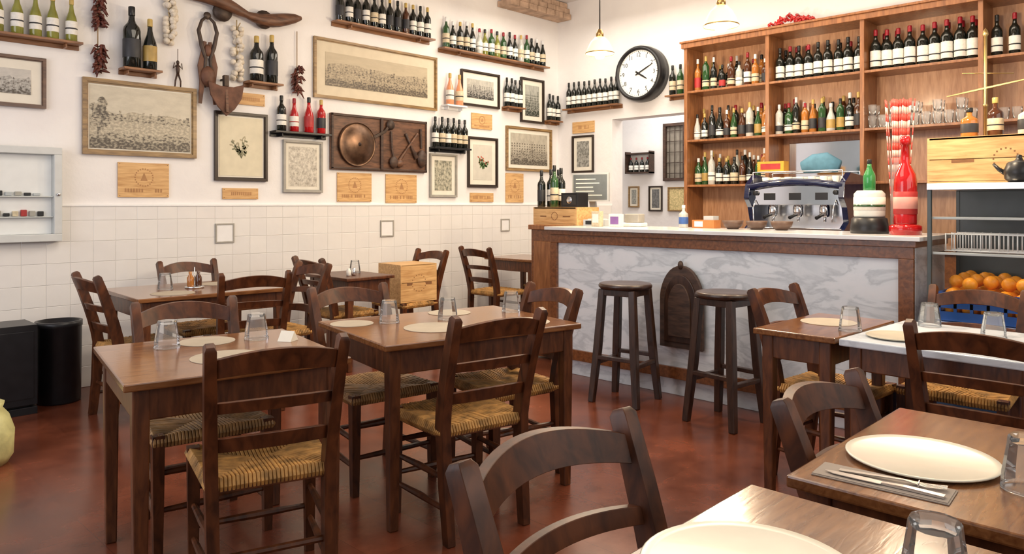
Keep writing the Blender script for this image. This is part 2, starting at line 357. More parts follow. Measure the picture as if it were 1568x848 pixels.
# ------------------------------------------------------------------ table ware
b=MB(); H=.105
b.lathe([(.0465,0),(.0475,.006),(.046,.03),(.038,.08),(.0355,H-.004),(.033,H),(0,H)],GLASS,seg=12,smooth=False,cap=False)
b.lathe([(.0,H-.013),(.031,H-.013),(.0345,H-.004)],GLASS,seg=12,smooth=False,cap=False)
b.lathe([(.0455,.001),(.0485,.0),(.0490,.003),(.0478,.0065)],GLASS,seg=24,cap=False)
TUM=b.mesh('tumbler')
TZ=.7605; PZ=.7635
for x,y in [(1.165,3.0),(1.50,2.93),(2.14,2.88),(2.40,2.76),(2.80,2.72),(1.95,5.05),(3.42,1.235),(3.80,1.02),(3.66,.74),(1.755,.295),(1.20,.315),(3.62,5.35)]:
    z=.7428 if x==3.62 else PZ
    place(TUM,'drinking_glass',(x,y,z-.002),R(0,90))
def plate(x,y,r,z=TZ,m=PLATE):
    b=MB(); b.lathe([(0,.0),(r*.8,0),(r*.985,.006),(r,.009),(r*.985,.0105),(r*.90,.007),(0,.0055)],m,seg=48); b.obj('dinner_plate',(x,y,z))
plate(1.80,.50,.152); plate(1.07,.535,.165)
def mat_round(x,y,r,z=TZ): 
    b=MB(); b.lathe([(0,0),(r,0),(r,.0015),(0,.0015)],PAPER,seg=36,smooth=False); b.obj('placemat',(x,y,z))
for x,y,r in [(1.25,2.66,.13),(1.33,3.02,.11),(2.2,2.62,.14),(2.0,2.98,.1),(2.55,2.92,.11),(2.6,2.45,.13),(3.6,1.40,.125),(1.9,4.8,.13),(2.35,5.15,.13)]: mat_round(x,y,r)
SP=plain('stone_plate',(.55,.49,.37),.35,var=.05)
plate(3.38,1.03,.12,m=SP); plate(3.38,.66,.12,m=SP)
def napkin(x,y,w,d,rz,z=TZ):
    b=MB(); b.box(-w/2,w/2,-d/2,d/2,0,.002,NAPK); b.box(-w/2+.004,w/2-.002,-d/2+.003,d/2,.002,.0035,NAPK); b.obj('paper_napkin',(x,y,z),rz)
def fork(x,y,z,rz):
    b=MB(); b.sweep([(0,-.10,.003),(0,-.05,.004),(0,.02,.006),(0,.045,.004)],[(.0075,.001),(.006,.0012),(.003,.0015),(.008,.001)],STEEL,ref=(0,0,1))
    for i in range(4): xx=-.0095+i*.0063; b.sweep([(xx*.8,.044,.004),(xx,.06,.003),(xx,.095,.006)],[(.0018,.0009)]*3,STEEL,ref=(0,0,1))
    b.sweep([(-.011,.046,.004),(.011,.046,.004)],(.004,.001),STEEL,ref=(0,1,0)); b.obj('fork',(x,y,z),rz)
def knife(x,y,z,rz):
    b=MB(); b.sweep([(0,-.11,.003),(0,-.04,.004),(0,.0,.003)],[(.008,.0022),(.006,.003),(.005,.002)],STEEL,ref=(0,0,1))
    b.sweep([(0,0,.003),(.001,.05,.003),(.001,.09,.003),(.004,.11,.003)],[(.009,.0008),(.01,.0008),(.008,.0007),(.001,.0005)],STEEL,ref=(0,0,1)); b.obj('table_knife',(x,y,z),rz)
napkin(1.60,.515,.09,.25,4); fork(1.615,.50,TZ+.0036,190); knife(1.58,.51,TZ+.0036,4)
napkin(3.3,.845,.08,.1,10); fork(3.27,.845,TZ+.0036,60)
b=MB(); b.prism([(-.03,0),(.03,0),(0,.04)],-.03,.03,CREAM); b.obj('menu_card_holder',(1.57,2.80,TZ),30)
b=MB(); b.lathe([(.06,0),(.062,.01),(.06,.012)],STEEL,seg=20)
b.lathe([(.02,.012),(.022,.02),(.022,.07),(.01,.09),(.012,.11)],G_AM,(-.027,0,0),12); b.lathe([(.02,.012),(.022,.02),(.022,.07),(.01,.09),(.012,.11)],G_BR,(.027,0,0),12); b.sweep([(0,0,.01),(0,0,.14)],.003,STEEL,n=6)
b.obj('oil_and_vinegar_cruet',(2.12,5.0,TZ))
b=MB(); b.lathe([(.015,0),(.02,.005),(.02,.04),(.014,.05),(.014,.06)],CERAM,(-.025,0,0),12); b.lathe([(.015,0),(.02,.005),(.02,.04),(.014,.05),(.014,.06)],STEEL,(.025,0,0),12); b.obj('salt_and_pepper_shakers',(3.45,5.15,.7405))
# ------------------------------------------------------------------ bar stools
b=MB(); b.lathe([(0,.752),(.165,.752),(.178,.762),(.18,.775),(.172,.788),(.12,.79),(0,.787)],W_STOOL,seg=32)
b.box(-.13,.13,-.13,.13,.71,.752,W_STOOL)
for sx in (-1,1):
    for sy in (-1,1): b.sweep([(sx*.11,sy*.11,.75),(sx*.135,sy*.135,.35),(sx*.165,sy*.165,0)],[(.022,.022),(.024,.024),(.02,.02)],W_STOOL)
for z in (.26,.30):
    for sg in (-1,1):
        q=.145
        if z==.26: b.sweep([(-q,sg*q,z),(q,sg*q,z)],(.017,.013),W_STOOL,ref=(0,0,1))
        else: b.sweep([(sg*q,-q,z),(sg*q,q,z)],(.017,.013),W_STOOL,ref=(0,0,1))
STO=b.mesh('bar_stool')
place(STO,'bar_stool',(4.16,2.97,0),8,.004); place(STO,'bar_stool',(4.17,2.24,0),-6,.004)
# ------------------------------------------------------------------ bar counter
b=MB()
b.box(4.50,5.08,1.28,3.92,.12,1.10,MARBLE)
b.box(4.52,5.08,1.30,3.90,0,.12,MARBLE)
b.box(4.44,5.12,1.24,3.95,1.115,1.14,plain('counter_top_marble',(.70,.70,.71),.15,var=.08,scale=5))
b.box(4.465,5.09,1.265,3.93,1.08,1.115,W_BAR)
b.box(4.48,4.50,1.28,3.92,1.015,1.085,W_BAR)
b.box(4.478,4.50,3.85,3.922,.12,1.015,W_BAR); b.box(4.478,4.50,1.28,1.36,.12,1.015,W_BAR)
b.box(4.476,4.50,1.28,3.92,.12,.20,W_BAR)
b.box(4.5,5.08,3.92,3.93,.0,1.09,W_BAR)
b.obj('bar_counter',bevel=.003)
b=MB()
def arch(w,z0,z1):
    P=[(-w,z0),(w,z0)]; zs=z0+(z1-z0)*.62
    for i in range(9):
        t=i/8; P.append((w*(1-t**1.6),zs+(z1-zs)*(math.sin(t*math.pi/2))))
    for i in range(7,-1,-1):
        t=i/8; P.append((-w*(1-t**1.6),zs+(z1-zs)*(math.sin(t*math.pi/2))))
    return P
b.prism(arch(.165,.34,.90),-.03,0,W_DARK); b.prism(arch(.125,.38,.84),-.042,-.02,W_STOOL); b.prism(arch(.085,.42,.78),-.055,-.03,W_DARK)
b.ball((0,-.03,.905),(.02,.02,.03),W_DARK)
b.obj('arched_wooden_plaque',(4.477,2.72,0),-90,.004)
b=MB(); b.box(4.78,5.3,3.96,4.4,.02,1.10,W_BAR); b.box(4.76,5.32,3.96,4.42,1.10,1.14,W_SHELF)
for z in (.1,.58): b.box(4.765,4.78,4.0,4.36,z,z+.42,W_SHELF); b.ball((4.755,4.06,z+.22),.012,STEEL)
b.obj('side_cabinet',bevel=.004)
# ------------------------------------------------------------------ crates
BM=plain('burned_brand_mark',(.22,.10,.04),.7)
def crate(name,x,y,z,w,d,h,rz=0):
    b=MB(); t=.012
    b.box(-w/2,w/2,-d/2,d/2,0,t,W_PINE); 
    n=2 if h>.2 else 1; hh=(h-t)/n
    for i in range(n):
        z0=t+i*hh+.002; z1=t+(i+1)*hh-.002
        b.box(-w/2,w/2,-d/2,-d/2+t,z0,z1,W_PINE); b.box(-w/2,w/2,d/2-t,d/2,z0,z1,W_PINE)
    b.box(-w/2-t,-w/2,-d/2,d/2,0,h,W_PINE); b.box(w/2,w/2+t,-d/2,d/2,0,h,W_PINE)
    b.box(-w/2,w/2,-d/2,d/2,h-t,h,W_PINE)
    for i in range(16):
        a=i/16*2*math.pi; b.box(math.cos(a)*h*.22-.004,math.cos(a)*h*.22+.004,-d/2-.0012,-d/2,h/2+math.sin(a)*h*.22-.004,h/2+math.sin(a)*h*.22+.004,BM)
    b.box(-w*.35,-w*.2,-d/2-.0012,-d/2,h*.45,h*.52,BM); b.box(w*.2,w*.38,-d/2-.0012,-d/2,h*.45,h*.52,BM)
    return b.obj(name,(x,y,z),rz,.002)
crate('wooden_wine_crate',4.97,4.17,1.141,.46,.30,.15,-90)
crate('wooden_wine_crate',4.2,5.38,.458,.36,.36,.33,-4)
crate('wooden_wine_crate',4.86,.90,1.432,.74,.26,.26,-90)
# ------------------------------------------------------------------ bottles
def bottle(b,x,y,z,h=.31,r=.037,g=None,l=None,cap=None,kind='bord',seg=12,lz=(.16,.46)):
    g=g or G_DK
    if kind=='bord': P=[(r*.9,0),(r,.006),(r,.60*h),(r*.9,.66*h),(r*.5,.73*h),(r*.37,.78*h),(r*.35,.86*h)]
    elif kind=='burg': P=[(r*.9,0),(r,.006),(r,.45*h),(r*.85,.55*h),(r*.5,.68*h),(r*.37,.77*h),(r*.35,.86*h)]
    elif kind=='squat': P=[(r*.9,0),(r,.008),(r,.55*h),(r*.95,.62*h),(r*.5,.70*h),(r*.33,.74*h),(r*.32,.88*h)]
    else: P=[(r*.9,0),(r,.006),(r,.7*h),(r*.6,.78*h),(r*.35,.83*h),(r*.33,.88*h)]
    c=(x,y,z); b.lathe(P,g,c,seg)
    b.lathe([(r*.38,.85*h),(r*.40,.86*h),(r*.40,.985*h),(r*.34,h)],cap or CAPS[0],c,8)
    if l:
        b.lathe([(r*1.015,lz[0]*h),(r*1.02,lz[0]*h+.001),(r*1.02,lz[1]*h),(r*1.015,lz[1]*h+.001)],l,c,seg)
        if l in (L_W,L_C): b.lathe([(r*1.03,(lz[0]+.12)*h),(r*1.03,(lz[0]+.15)*h)],L_K if g!=G_RD else L_R,c,seg)
def ledge(name,x0,x1,z,wall='Y',d=.11,t=.018,m=W_LEDGE):
    L=x1-x0; b=MB(); b.box(-L/2,L/2,-d,0,-t,0,m); b.box(-L/2,L/2,-.012,0,-t-.03,-t,m)
    for q in (-L*.35,L*.35): b.prism([(q-.006,-t),(q+.006,-t),(q+.006,-t-.03),(q-.006,-t-.03)],-d*.7,0,m)
    if wall=='Y': return b.obj(name,((x0+x1)/2,5.999,z),0,.003)
    return b.obj(name,(6.999,(x0+x1)/2,z),-90,.003)
def row(name,x0,x1,z,specs,wall='Y',d=.055,n=None):
    L=x1-x0; b=MB(); n=len(specs)
    for i,sp in enumerate(specs):
        x=-L/2+L*(i+.5)/n+R(-.006,.006); bottle(b,x,-d+R(-.008,.008),0,**sp)
    if wall=='Y': return b.obj(name,((x0+x1)/2,6.0,z+.0005))
    return b.obj(name,(wall,(x0+x1)/2,z+.0005),-90)
def sp(h=.31,r=.036,g=None,l=None,c=0,k='bord',lz=(.16,.46)): return dict(h=h+R(-.006,.006),r=r,g=g or G_DK,l=l,cap=CAPS[c],kind=k,lz=lz)
LN='bottle_ledge'
ledge(LN,1.05,1.71,2.465); row('wine_bottles',1.15,1.70,2.465,[sp(.31,.038,G_YG,L_W,2,'burg') for i in range(5)])
ledge(LN,1.975,2.25,2.33,d=.13); row('wine_bottles',1.98,2.245,2.33,[sp(.46,.062,G_DK,L_K,0,'bord'),sp(.39,.05,G_DK,L_G,2,'burg')],d=.067)
ledge(LN,2.95,3.26,2.345,d=.12); row('wine_bottles',2.96,3.25,2.345,[sp(.38,.055,G_DK,L_W,2,'bord'),sp(.41,.05,G_DK,L_K,2,'bord')],d=.062)
ledge(LN,3.19,3.74,1.948,m=BLACK); row('wine_bottles',3.2,3.73,1.948,[sp(.31,.04,G_DK,L_W,0),sp(.29,.04,G_RD,L_W,1,'burg'),sp(.31,.042,G_RD,L_R,0,'burg'),sp(.31,.04,G_RD,L_K,2)])
ledge(LN,3.80,4.96,3.0); row('wine_bottles',3.82,4.94,3.0,[sp(.31,.037,random.choice([G_DK,G_DK,G_BR]),random.choice([L_W,L_C,L_W,L_K]),random.choice([0,1,2])) for i in range(12)])
ledge(LN,5.08,6.73,2.945); row('wine_bottles',5.1,6.7,2.945,[sp(R(.28,.33),.037,random.choice([G_DK,G_DK,G_YG,G_CL,G_GR,G_DK]),random.choice([L_W,L_C,L_W,L_W]),random.choice([0,1,2,3]),random.choice(['bord','burg'])) for i in range(17)])
ledge(LN,5.12,5.40,2.355,m=WHITE); row('wine_bottles',5.13,5.39,2.355,[sp(.33,.042,G_PK,L_W,2,'burg'),sp(.33,.042,G_PK,L_C,2,'burg')])
ledge(LN,6.02,6.31,2.42); row('wine_bottles',6.02,6.31,2.42,[sp(.32,.034,G_DK,L_W) for i in range(4)])
ledge(LN,4.96,5.46,1.905,m=BLACK); row('wine_bottles',4.97,5.45,1.905,[sp(.31,.036,G_DK,random.choice([L_W,L_C])) for i in range(6)])
ledge(LN,6.74,6.97,2.32); row('wine_bottles',6.74,6.96,2.32,[sp(.31,.034,G_DK,L_W) for i in range(3)])
ledge(LN,5.03,5.84,2.454,'X'); row('wine_bottles',5.04,5.82,2.454,[sp(.31,.034,G_DK,L_W) for i in range(10)],7.0)
ledge(LN,4.08,4.41,2.475,'X'); row('wine_bottles',4.09,4.40,2.475,[sp(.32,.036,g,L_C) for g in (G_DK,G_GR,G_BR)],7.0)
# ------------------------------------------------------------------ frames
def frame(name,x0,x1,z0,z1,fm,fw,mw,artm,wall='Y',extra=None,board=None):
    w=(x1-x0)/2;h=(z1-z0)/2; b=MB(); T=.028
    for (a0,a1,c0,c1) in ((-w,w,h-fw,h),(-w,w,-h,-h+fw),(-w,-w+fw,-h+fw,h-fw),(w-fw,w,-h+fw,h-fw)):
        b.box(a0,a1,-T,0,c0,c1,fm)
    g=fw*.35
    b.box(-w+fw,w-fw,-.010,0,-h+fw,h-fw,board or CREAM)
    if artm: b.box(-w+fw+mw,w-fw-mw,-.012,-.009,-h+fw+mw,h-fw-mw,artm)
    for (a0,a1,c0,c1) in ((-w+fw,w-fw,h-fw-g,h-fw),(-w+fw,w-fw,-h+fw,-h+fw+g),(-w+fw,-w+fw+g,-h+fw+g,h-fw-g),(w-fw-g,w-fw,-h+fw+g,h-fw-g)):
        b.box(a0,a1,-.018,0,c0,c1,fm)
    if extra: extra(b,w-fw-mw,h-fw-mw)
    loc=((x0+x1)/2,5.998,(z0+z1)/2) if wall=='Y' else (wall-.002,(x0+x1)/2,(z0+z1)/2)
    return b.obj(name,loc,0 if wall=='Y' else -90,.002)
BLK=plain('black_frame',(.03,.018,.012),.35); GRYF=plain('grey_frame',(.36,.34,.30),.5); BRNF=wood('brown_frame',(.07,.03,.015),(.16,.08,.04))
def floral(c1,c2,seed=5,n=11):
    st=plain('print_stem_'+str(c1[0]),c1,.7); fl=plain('print_petal_'+str(c2[0]),c2,.7)
    def fn(b,w,h):
        rr=random.Random(seed)
        for i in range(n):
            a=rr.uniform(-1.0,1.0); L=h*rr.uniform(.35,.75); x1=math.sin(a)*L*.9; z1=-h*.3+math.cos(a)*L
            b.sweep([(0,-.0125,-h*.4),(x1*.4,-.0125,z1*.4-h*.2),(x1,-.0125,z1)],(.0013,.0012),st)
            for k in range(4):
                cx=x1*(.4+.2*k)+rr.uniform(-.015,.015); cz=-h*.4+(z1+h*.4)*(.4+.2*k)+rr.uniform(-.012,.012); m=fl if k==3 else st
                an=rr.uniform(0,3.1); q=[]
                for t in range(8):
                    u,v=math.cos(t/8*6.283)*.016,math.sin(t/8*6.283)*.007; q.append((cx+u*math.cos(an)-v*math.sin(an),cz+u*math.sin(an)+v*math.cos(an)))
                b.prism(q,-.0137,-.0125,m)
    return fn
def scene(kind,seed,pap,ink):
    lt=scribble('etching_light_%d'%seed,pap,[p*.6+i*.4 for p,i in zip(pap,ink)],.52)
    md=scribble('etching_mid_%d'%seed,[p*.78 for p in pap],ink,.46); dk=scribble('etching_dark_%d'%seed,[p*.6 for p in pap],ink,.54)
    def fn(b,w,h):
        rr=random.Random(seed); y=-.0124
        def layer(base,amp,step,mat,style,bot=-h):
            nonlocal y
            P=[(-w,bot)]; x=-w; P.append((-w,base))
            while x<w:
                s=min(step*rr.uniform(.5,1.5),w-x); z=min(h*.97,base+amp*rr.random()**(2 if style=='city' else 1))
                if style=='city':
                    P+=[(x,z),(x+s,z)]
                    if rr.random()<.15: P[-1:]=[(x+s*.45,z),(x+s*.5,min(h*.97,z+amp*.5)),(x+s*.55,z),(x+s,z)]
                else: P+=[(x+s*.5,z)]
                x+=s
                if s<1e-4: break
            P+=[(w,base),(w,bot)]
            P=[p for i,p in enumerate(P) if i==0 or (abs(p[0]-P[i-1][0])+abs(p[1]-P[i-1][1]))>1e-5]
            b.prism(list(P),y-.0004,y,mat); y-=.0005
        if kind=='river':
            layer(h*.05,h*.25,w*.3,lt,'hill'); layer(-h*.05,h*.3,w*.05,md,'city'); layer(-h*.12,h*.04,w*.2,lt,'hill')
            layer(-h*.60,h*.2,w*.12,md,'hill'); layer(-h*.78,h*.16,w*.1,dk,'hill')
            for k in range(16): cx=-w*.82+rr.uniform(-.12,.12)*w; cz=h*rr.uniform(-.3,.62); q=[(cx+math.cos(t)*w*.07*rr.uniform(.7,1.2),cz+math.sin(t)*h*.13*rr.uniform(.7,1.2)) for t in [i*.7 for i in range(9)]]; q=[(max(-w,min(w,a)),c) for a,c in q]; b.prism(q,y-.0004-k*.00005,y,dk if k%2 else md)
            b.box(-w*.86,-w*.83,y-.0004,y,-h*.7,h*.4,dk)
        elif kind=='pan':
            layer(h*.15,h*.3,w*.2,lt,'hill'); layer(-h*.1,h*.45,w*.025,md,'city'); layer(-h*.35,h*.3,w*.03,lt,'city'); layer(-h*.5,h*.3,w*.03,md,'city'); layer(-h*.8,h*.25,w*.08,dk,'hill')
        else:
            layer(-h*.1,h*.75,w*.16,lt,'city')
            for i in range(14):
                for j in range(5): b.box(-w*.95+i*w*.135,-w*.95+i*w*.135+w*.05,y-.0003,y,-h*.35+j*h*.16,-h*.35+j*h*.16+h*.08,dk)
            y-=.0005; layer(-h*.35,h*.4,w*.09,md,'city'); layer(-h*.75,h*.2,w*.1,dk,'hill')
    return fn
PP=(.54,.48,.36); II=(.075,.06,.045)
frame('framed_print',1.0,1.50,1.98,2.33,BRNF,.02,.07,art('print_a',1,(.55,.52,.47),(.15,.15,.15)),extra=scene('pan',31,(.5,.48,.44),II))
frame('framed_landscape_engraving',1.73,2.55,1.68,2.235,W_GOLD,.028,.02,art('print_b',2,(.58,.53,.42),(.20,.17,.13)),extra=scene('river',2,PP,II))
frame('framed_botanical_print',2.70,3.16,1.51,2.08,BLK,.022,.02,plain('print_paper',(.68,.62,.46),.6,var=.05),extra=floral((.20,.20,.12),(.42,.37,.25),5,9))
frame('framed_sketch',3.31,3.70,1.42,1.88,GRYF,.02,.035,art('print_c',4,(.66,.62,.53),(.26,.23,.19),'plan'))
frame('framed_panorama_engraving',3.61,5.05,2.28,2.83,W_GOLD,.022,.10,art('print_d',5,(.50,.42,.29),(.24,.19,.13)),extra=scene('pan',5,(.46,.38,.26),(.09,.07,.05)),board=plain('mat_board_beige',(.66,.58,.44),.8,var=.04))
frame('framed_plan_print',4.96,5.33,1.39,1.84,GRYF,.018,.05,art('print_e',6,(.55,.52,.40),(.07,.08,.06),'plan'))
frame('framed_photograph',5.39,5.97,2.38,2.765,BLK,.02,.07,art('print_f',7,(.5,.48,.42),(.05,.05,.05),'town'),extra=scene('town',7,(.4,.38,.34),(.02,.02,.02)))
frame('framed_botanical_print',5.49,5.94,1.50,2.05,BLK,.022,.06,plain('print_paper2',(.60,.57,.49),.6,var=.05),extra=floral((.08,.16,.05),(.5,.10,.05),8))
frame('framed_town_engraving',6.08,6.86,1.70,2.21,W_GOLD,.024,.05,art('print_h',9,(.50,.46,.37),(.14,.12,.10),'town'),extra=scene('town',9,(.44,.40,.32),II))
frame('framed_photograph',6.32,6.72,2.27,2.79,BLK,.02,.06,art('print_i',11,(.45,.45,.40),(.05,.06,.05),'town'),extra=scene('town',11,(.34,.34,.30),(.02,.03,.02)))
frame('framed_photograph',5.437,5.76,1.69,2.13,BLK,.018,.05,art('print_j',13,(.40,.40,.37),(.06,.06,.05),'plan'),7.0)
frame('framed_photograph',5.9,6.07,1.27,1.56,W_GOLD,.015,.03,art('print_k',14,(.4,.4,.36),(.08,.09,.08),'plan'),8.6)
frame('framed_photograph',5.53,5.74,1.22,1.56,BLK,.015,.03,art('print_l',15,(.2,.2,.2),(.05,.05,.05),'plan'),8.6)
frame('framed_print',5.18,5.44,1.22,1.54,W_GOLD,.015,.0,art('print_m',16,(.75,.6,.3),(.3,.25,.1),'plan'),8.6)
MK=plain('faded_brand_mark',(.40,.21,.09),.7)
def lid(x0,x1,z0,z1,wall='Y'):
    w=(x1-x0)/2;h=(z1-z0)/2; b=MB(); b.box(-w,w,-.012,0,-h,h,W_PINE)
    rr=random.Random(int(x0*100)); q=min(w,h)*.5
    if h>.08:
        for i in range(22):
            a=i/22*2*math.pi; b.box(math.cos(a)*q-.005,math.cos(a)*q+.005,-.0128,-.012,h*.15+math.sin(a)*q-.005,h*.15+math.sin(a)*q+.005,MK)
        b.prism([(-q*.4,h*.15-q*.4),(q*.4,h*.15-q*.4),(0,h*.15+q*.6)],-.0128,-.012,MK)
    n=14
    for i in range(n):
        if rr.random()<.8:
            xx=-w*.75+1.5*w*i/n; b.box(xx,xx+w*.07,-.0128,-.012,-h*.72 if h>.08 else -h*.3,-h*.5 if h>.08 else h*.3,MK)
    for sx in (-1,1):
        for sz in (-1,1): b.lathe([(.003,0),(.003,.0015)],IRON,(sx*(w-.012),-.0125,sz*(h-.012)),6,axis='y')
    b.obj('wine_crate_lid',((x0+x1)/2,5.998,(z0+z1)/2) if wall=='Y' else (6.998,(x0+x1)/2,(z0+z1)/2),0 if wall=='Y' else -90,.002)
for q in [(1.97,2.34,1.37,1.63),(2.77,3.08,1.36,1.45),(2.81,3.14,2.15,2.25),(3.86,4.24,1.34,1.61),(4.41,4.79,1.33,1.61),(5.55,5.86,2.14,2.31),(5.53,5.88,1.34,1.44),(6.08,6.37,1.335,1.67)]: lid(*q)
lid(5.43,5.76,2.16,2.295,'X')
for x0,x1 in ((2.70,2.86),(4.33,4.49),(5.98,6.12)):
    b=MB(); w=(x1-x0)/2
    for a in ((-w,w,w-.012,w),(-w,w,-w,-w+.012),(-w,-w+.012,-w+.012,w-.012),(w-.012,w,-w+.012,w-.012)): b.box(a[0],a[1],-.01,0,a[2],a[3],GRYF)
    b.box(-w+.012,w-.012,-.005,0,-w+.012,w-.012,WHITE); b.obj('access_panel',((x0+x1)/2,5.974,1.08),0,.001)
b=MB(); w=.26;h=.325; GP=plain('grey_painted_steel',(.46,.48,.49),.4,var=.05); GPL=plain('pale_painted_steel',(.60,.62,.61),.4,var=.04)
for a in ((-w,w,h-.05,h),(-w,w,-h,-h+.05),(-w,-w+.05,-h+.05,h-.05),(w-.05,w,-h+.05,h-.05)): b.box(a[0],a[1],-.07,0,a[2],a[3],GPL)
b.box(-w+.05,w-.05,-.012,0,-h+.05,h-.05,WHITE); b.add([(-w+.05,-.062,-h+.05),(w-.05,-.062,-h+.05),(w-.05,-.062,h-.05),(-w+.05,-.062,h-.05)],[(0,1,2,3)],PANE)
for z in (-.02,-.16): b.box(-w+.05,w-.05,-.05,-.012,z,z+.008,GPL)
for i in range(7): b.box(-.18+i*.05,-.18+i*.05+.035,-.035,-.012,-.15,-.15+R(.02,.05),[L_R,GRYF,BLACK,L_C][i%4])
for i in range(6): b.box(-.18+i*.055,-.18+i*.055+.04,-.03,-.012,-.01,R(.005,.03),[GRYF,BLACK,GP][i%3])
b.lathe([(.012,0),(.012,.012),(0,.014)],STEEL,(w-.025,-.07,0),12,axis='y')
b.obj('meter_cabinet',(1.32,5.968,1.385),0,.004)
# ------------------------------------------------------------------ hanging things
def garlic(x,z0,z1):
    b=MB(); G=plain('garlic_skin',(.70,.63,.52),.6,var=.18,scale=60); S=plain('dry_stem',(.42,.32,.18),.8)
    b.sweep([(0,-.03,z1+.04),(0,-.03,z1),(0,-.03,z0)],.006,S,n=6)
    z=z0
    while z<z1:
        for k in range(3):
            a=R(0,6.28); b.ball((math.cos(a)*.035,-.045+math.sin(a)*.02,z+R(-.01,.01)),(.026,.026,.024),G,7,5)
        b.sweep([(0,-.04,z),(R(-.03,.03),-.05,z+.05)],.005,S,n=5); z+=.034
    b.obj('garlic_braid',(x,5.998,0))
garlic(2.34,2.58,3.3); garlic(2.88,2.36,2.80)
def peppers(x,z0,z1,dense):
    b=MB(); G=plain('dried_pepper',(.10,.025,.015),.4,var=.5,scale=30); S=plain('twine',(.3,.2,.1),.8)
    b.sweep([(0,-.02,z1+.32 if dense else z1+.05),(0,-.02,z0)],.004,S,n=5)
    z=z1
    while z>z0:
        cl= math.sin((z-z0)*18)>-.3 or dense
        if cl:
            for k in range(6):
                a=R(0,6.28); e=(math.cos(a)*R(.03,.075),-.045+math.sin(a)*.03,z-R(0,.05))
                b.sweep([(0,-.03,z),((e[0])*.5,e[1],z+.004),e],[(.003,.003),(.013,.010),(.003,.003)],G,n=6)
        z-=.022
    b.obj('dried_pepper_string',(x,5.998,0))
peppers(1.83,2.28,3.1,False); peppers(3.44,2.30,2.52,True)
b=MB(); pts=[];sz=[]
for i in range(19):
    t=i/18; x=-.5+t; z=2.93+.045*math.sin(t*math.pi*2.2+.4)-.02*t; pts.append((x,-.07,z)); sz.append((.03+.028*abs(math.sin(t*math.pi*2)),.028+.018*abs(math.sin(t*math.pi*2))))
sz[0]=sz[-1]=(.018,.018); b.sweep(pts,sz,W_DARK2,n=10)
for x in (-.2,.16): b.lathe([(.075,0),(.08,.02),(.075,.04)],IRON,(x,-.03,2.88),14,axis='y')
b.obj('ox_yoke',(2.95,5.998,0))
b=MB()
for sg in (-1,1):
    b.sweep([(sg*.01,-.04,2.82),(sg*.05,-.05,2.78),(sg*.075,-.05,2.70),(sg*.05,-.05,2.58),(sg*.018,-.05,2.48),(sg*.03,-.05,2.36),(sg*.02,-.05,2.25)],[.010,.013,.016,.018,.014,.012,.008],IRON,n=8)
    b.sweep([(sg*.02,-.04,2.62),(sg*.05,-.045,2.42),(sg*.045,-.045,2.3),(sg*.06,-.045,2.12)],[(.012,.006),(.03,.008),(.02,.008),(.012,.005)],LEATH)
b.lathe([(.025,-.01),(.032,0),(.025,.01)],IRON,(0,-.04,2.83),12,axis='y')
b.ball((0,-.05,2.34),(.065,.035,.085),LEATH,10,8); b.ball((.0,-.05,2.55),(.03,.02,.05),LEATH)
b.obj('horse_collar',(2.63,5.998,0))
b=MB(); P=[(-.15,2.30),(-.05,2.27),(.06,2.27),(.15,2.30),(.13,2.18),(.07,2.09),(0,2.03),(-.07,2.10),(-.13,2.19)]
b.prism(P,-.105,-.09,plain('rusty_iron',(.12,.055,.035),.6,metal=.3,var=.4,bump=.3)); b.sweep([(0,-.09,2.27),(0,-.085,2.36)],(.02,.02),IRON); b.sweep([(0,-.085,2.34),(0,-.115,2.06)],(.012,.01),W_DARK2)
b.sweep([(0,-.088,2.33),(0,0,2.33)],(.008,.008),IRON,ref=(0,0,1))
b.obj('antique_hoe',(2.76,5.998,0),0,.003)
b=MB(); F=W_DARK
b.sweep([(0,-.03,2.53),(0,-.03,2.44)],.0025,F,n=5); b.ball((0,-.03,2.425),(.013,.012,.017),F)
b.sweep([(0,-.03,2.41),(0,-.03,2.37),(0,-.03,2.33)],[.010,.016,.011],F,n=8)
for sg in (-1,1): b.sweep([(sg*.004,-.03,2.335),(sg*.02,-.035,2.28),(sg*.022,-.03,2.235)],[.008,.007,.005],F,n=6); b.sweep([(sg*.012,-.03,2.40),(sg*.035,-.03,2.375),(sg*.028,-.035,2.42)],[.005,.0045,.004],F,n=6)
b.obj('hanging_figurine',(2.40,5.998,0))
b=MB(); b.box(-.56,.56,-.035,0,-.26,.26,W_DARK2); b.box(-.02,.01,-.055,-.03,-.25,.25,W_DARK); 
for z in (-.255,.235): b.box(-.56,.56,-.045,-.03,z,z+.02,W_DARK)
for x in (-.56,.54): b.box(x,x+.02,-.045,-.03,-.26,.26,W_DARK)
b.lathe([(0,.06),(.08,.055),(.15,.04),(.185,.02),(.20,.022),(.205,.03),(.205,.0)],plain('aged_copper',(.12,.07,.045),.35,metal=.8,var=.4),(-.29,-.035,-.02),32,axis='y')
b.lathe([(.02,.06),(.0,.075)],IRON,(-.29,-.035,-.02),12,axis='y')
b.sweep([(-.12,-.05,.05),(.02,-.06,.12),(.08,-.06,.19)],[(.014,.006)]*3,IRON,ref=(0,1,0)); b.ball((.09,-.06,.19),(.05,.025,.05),IRON)
b.sweep([(.10,-.055,.13),(.11,-.055,-.05),(.13,-.055,-.13)],[(.01,.008)]*3,W_DARK,ref=(0,1,0)); b.ball((.13,-.06,-.17),(.055,.02,.06),W_DARK)
b.sweep([(.19,-.05,-.17),(.30,-.06,-.02),(.43,-.055,.13)],[(.022,.014),(.012,.010),(.014,.010)],W_DARK2,n=8)
b.ball((.20,-.06,-.18),(.05,.025,.04),W_DARK2)
b.sweep([(.28,-.05,.12),(.34,-.055,.0),(.42,-.055,-.12)],[(.016,.012),(.010,.010),(.03,.014)],W_DARK,n=8)
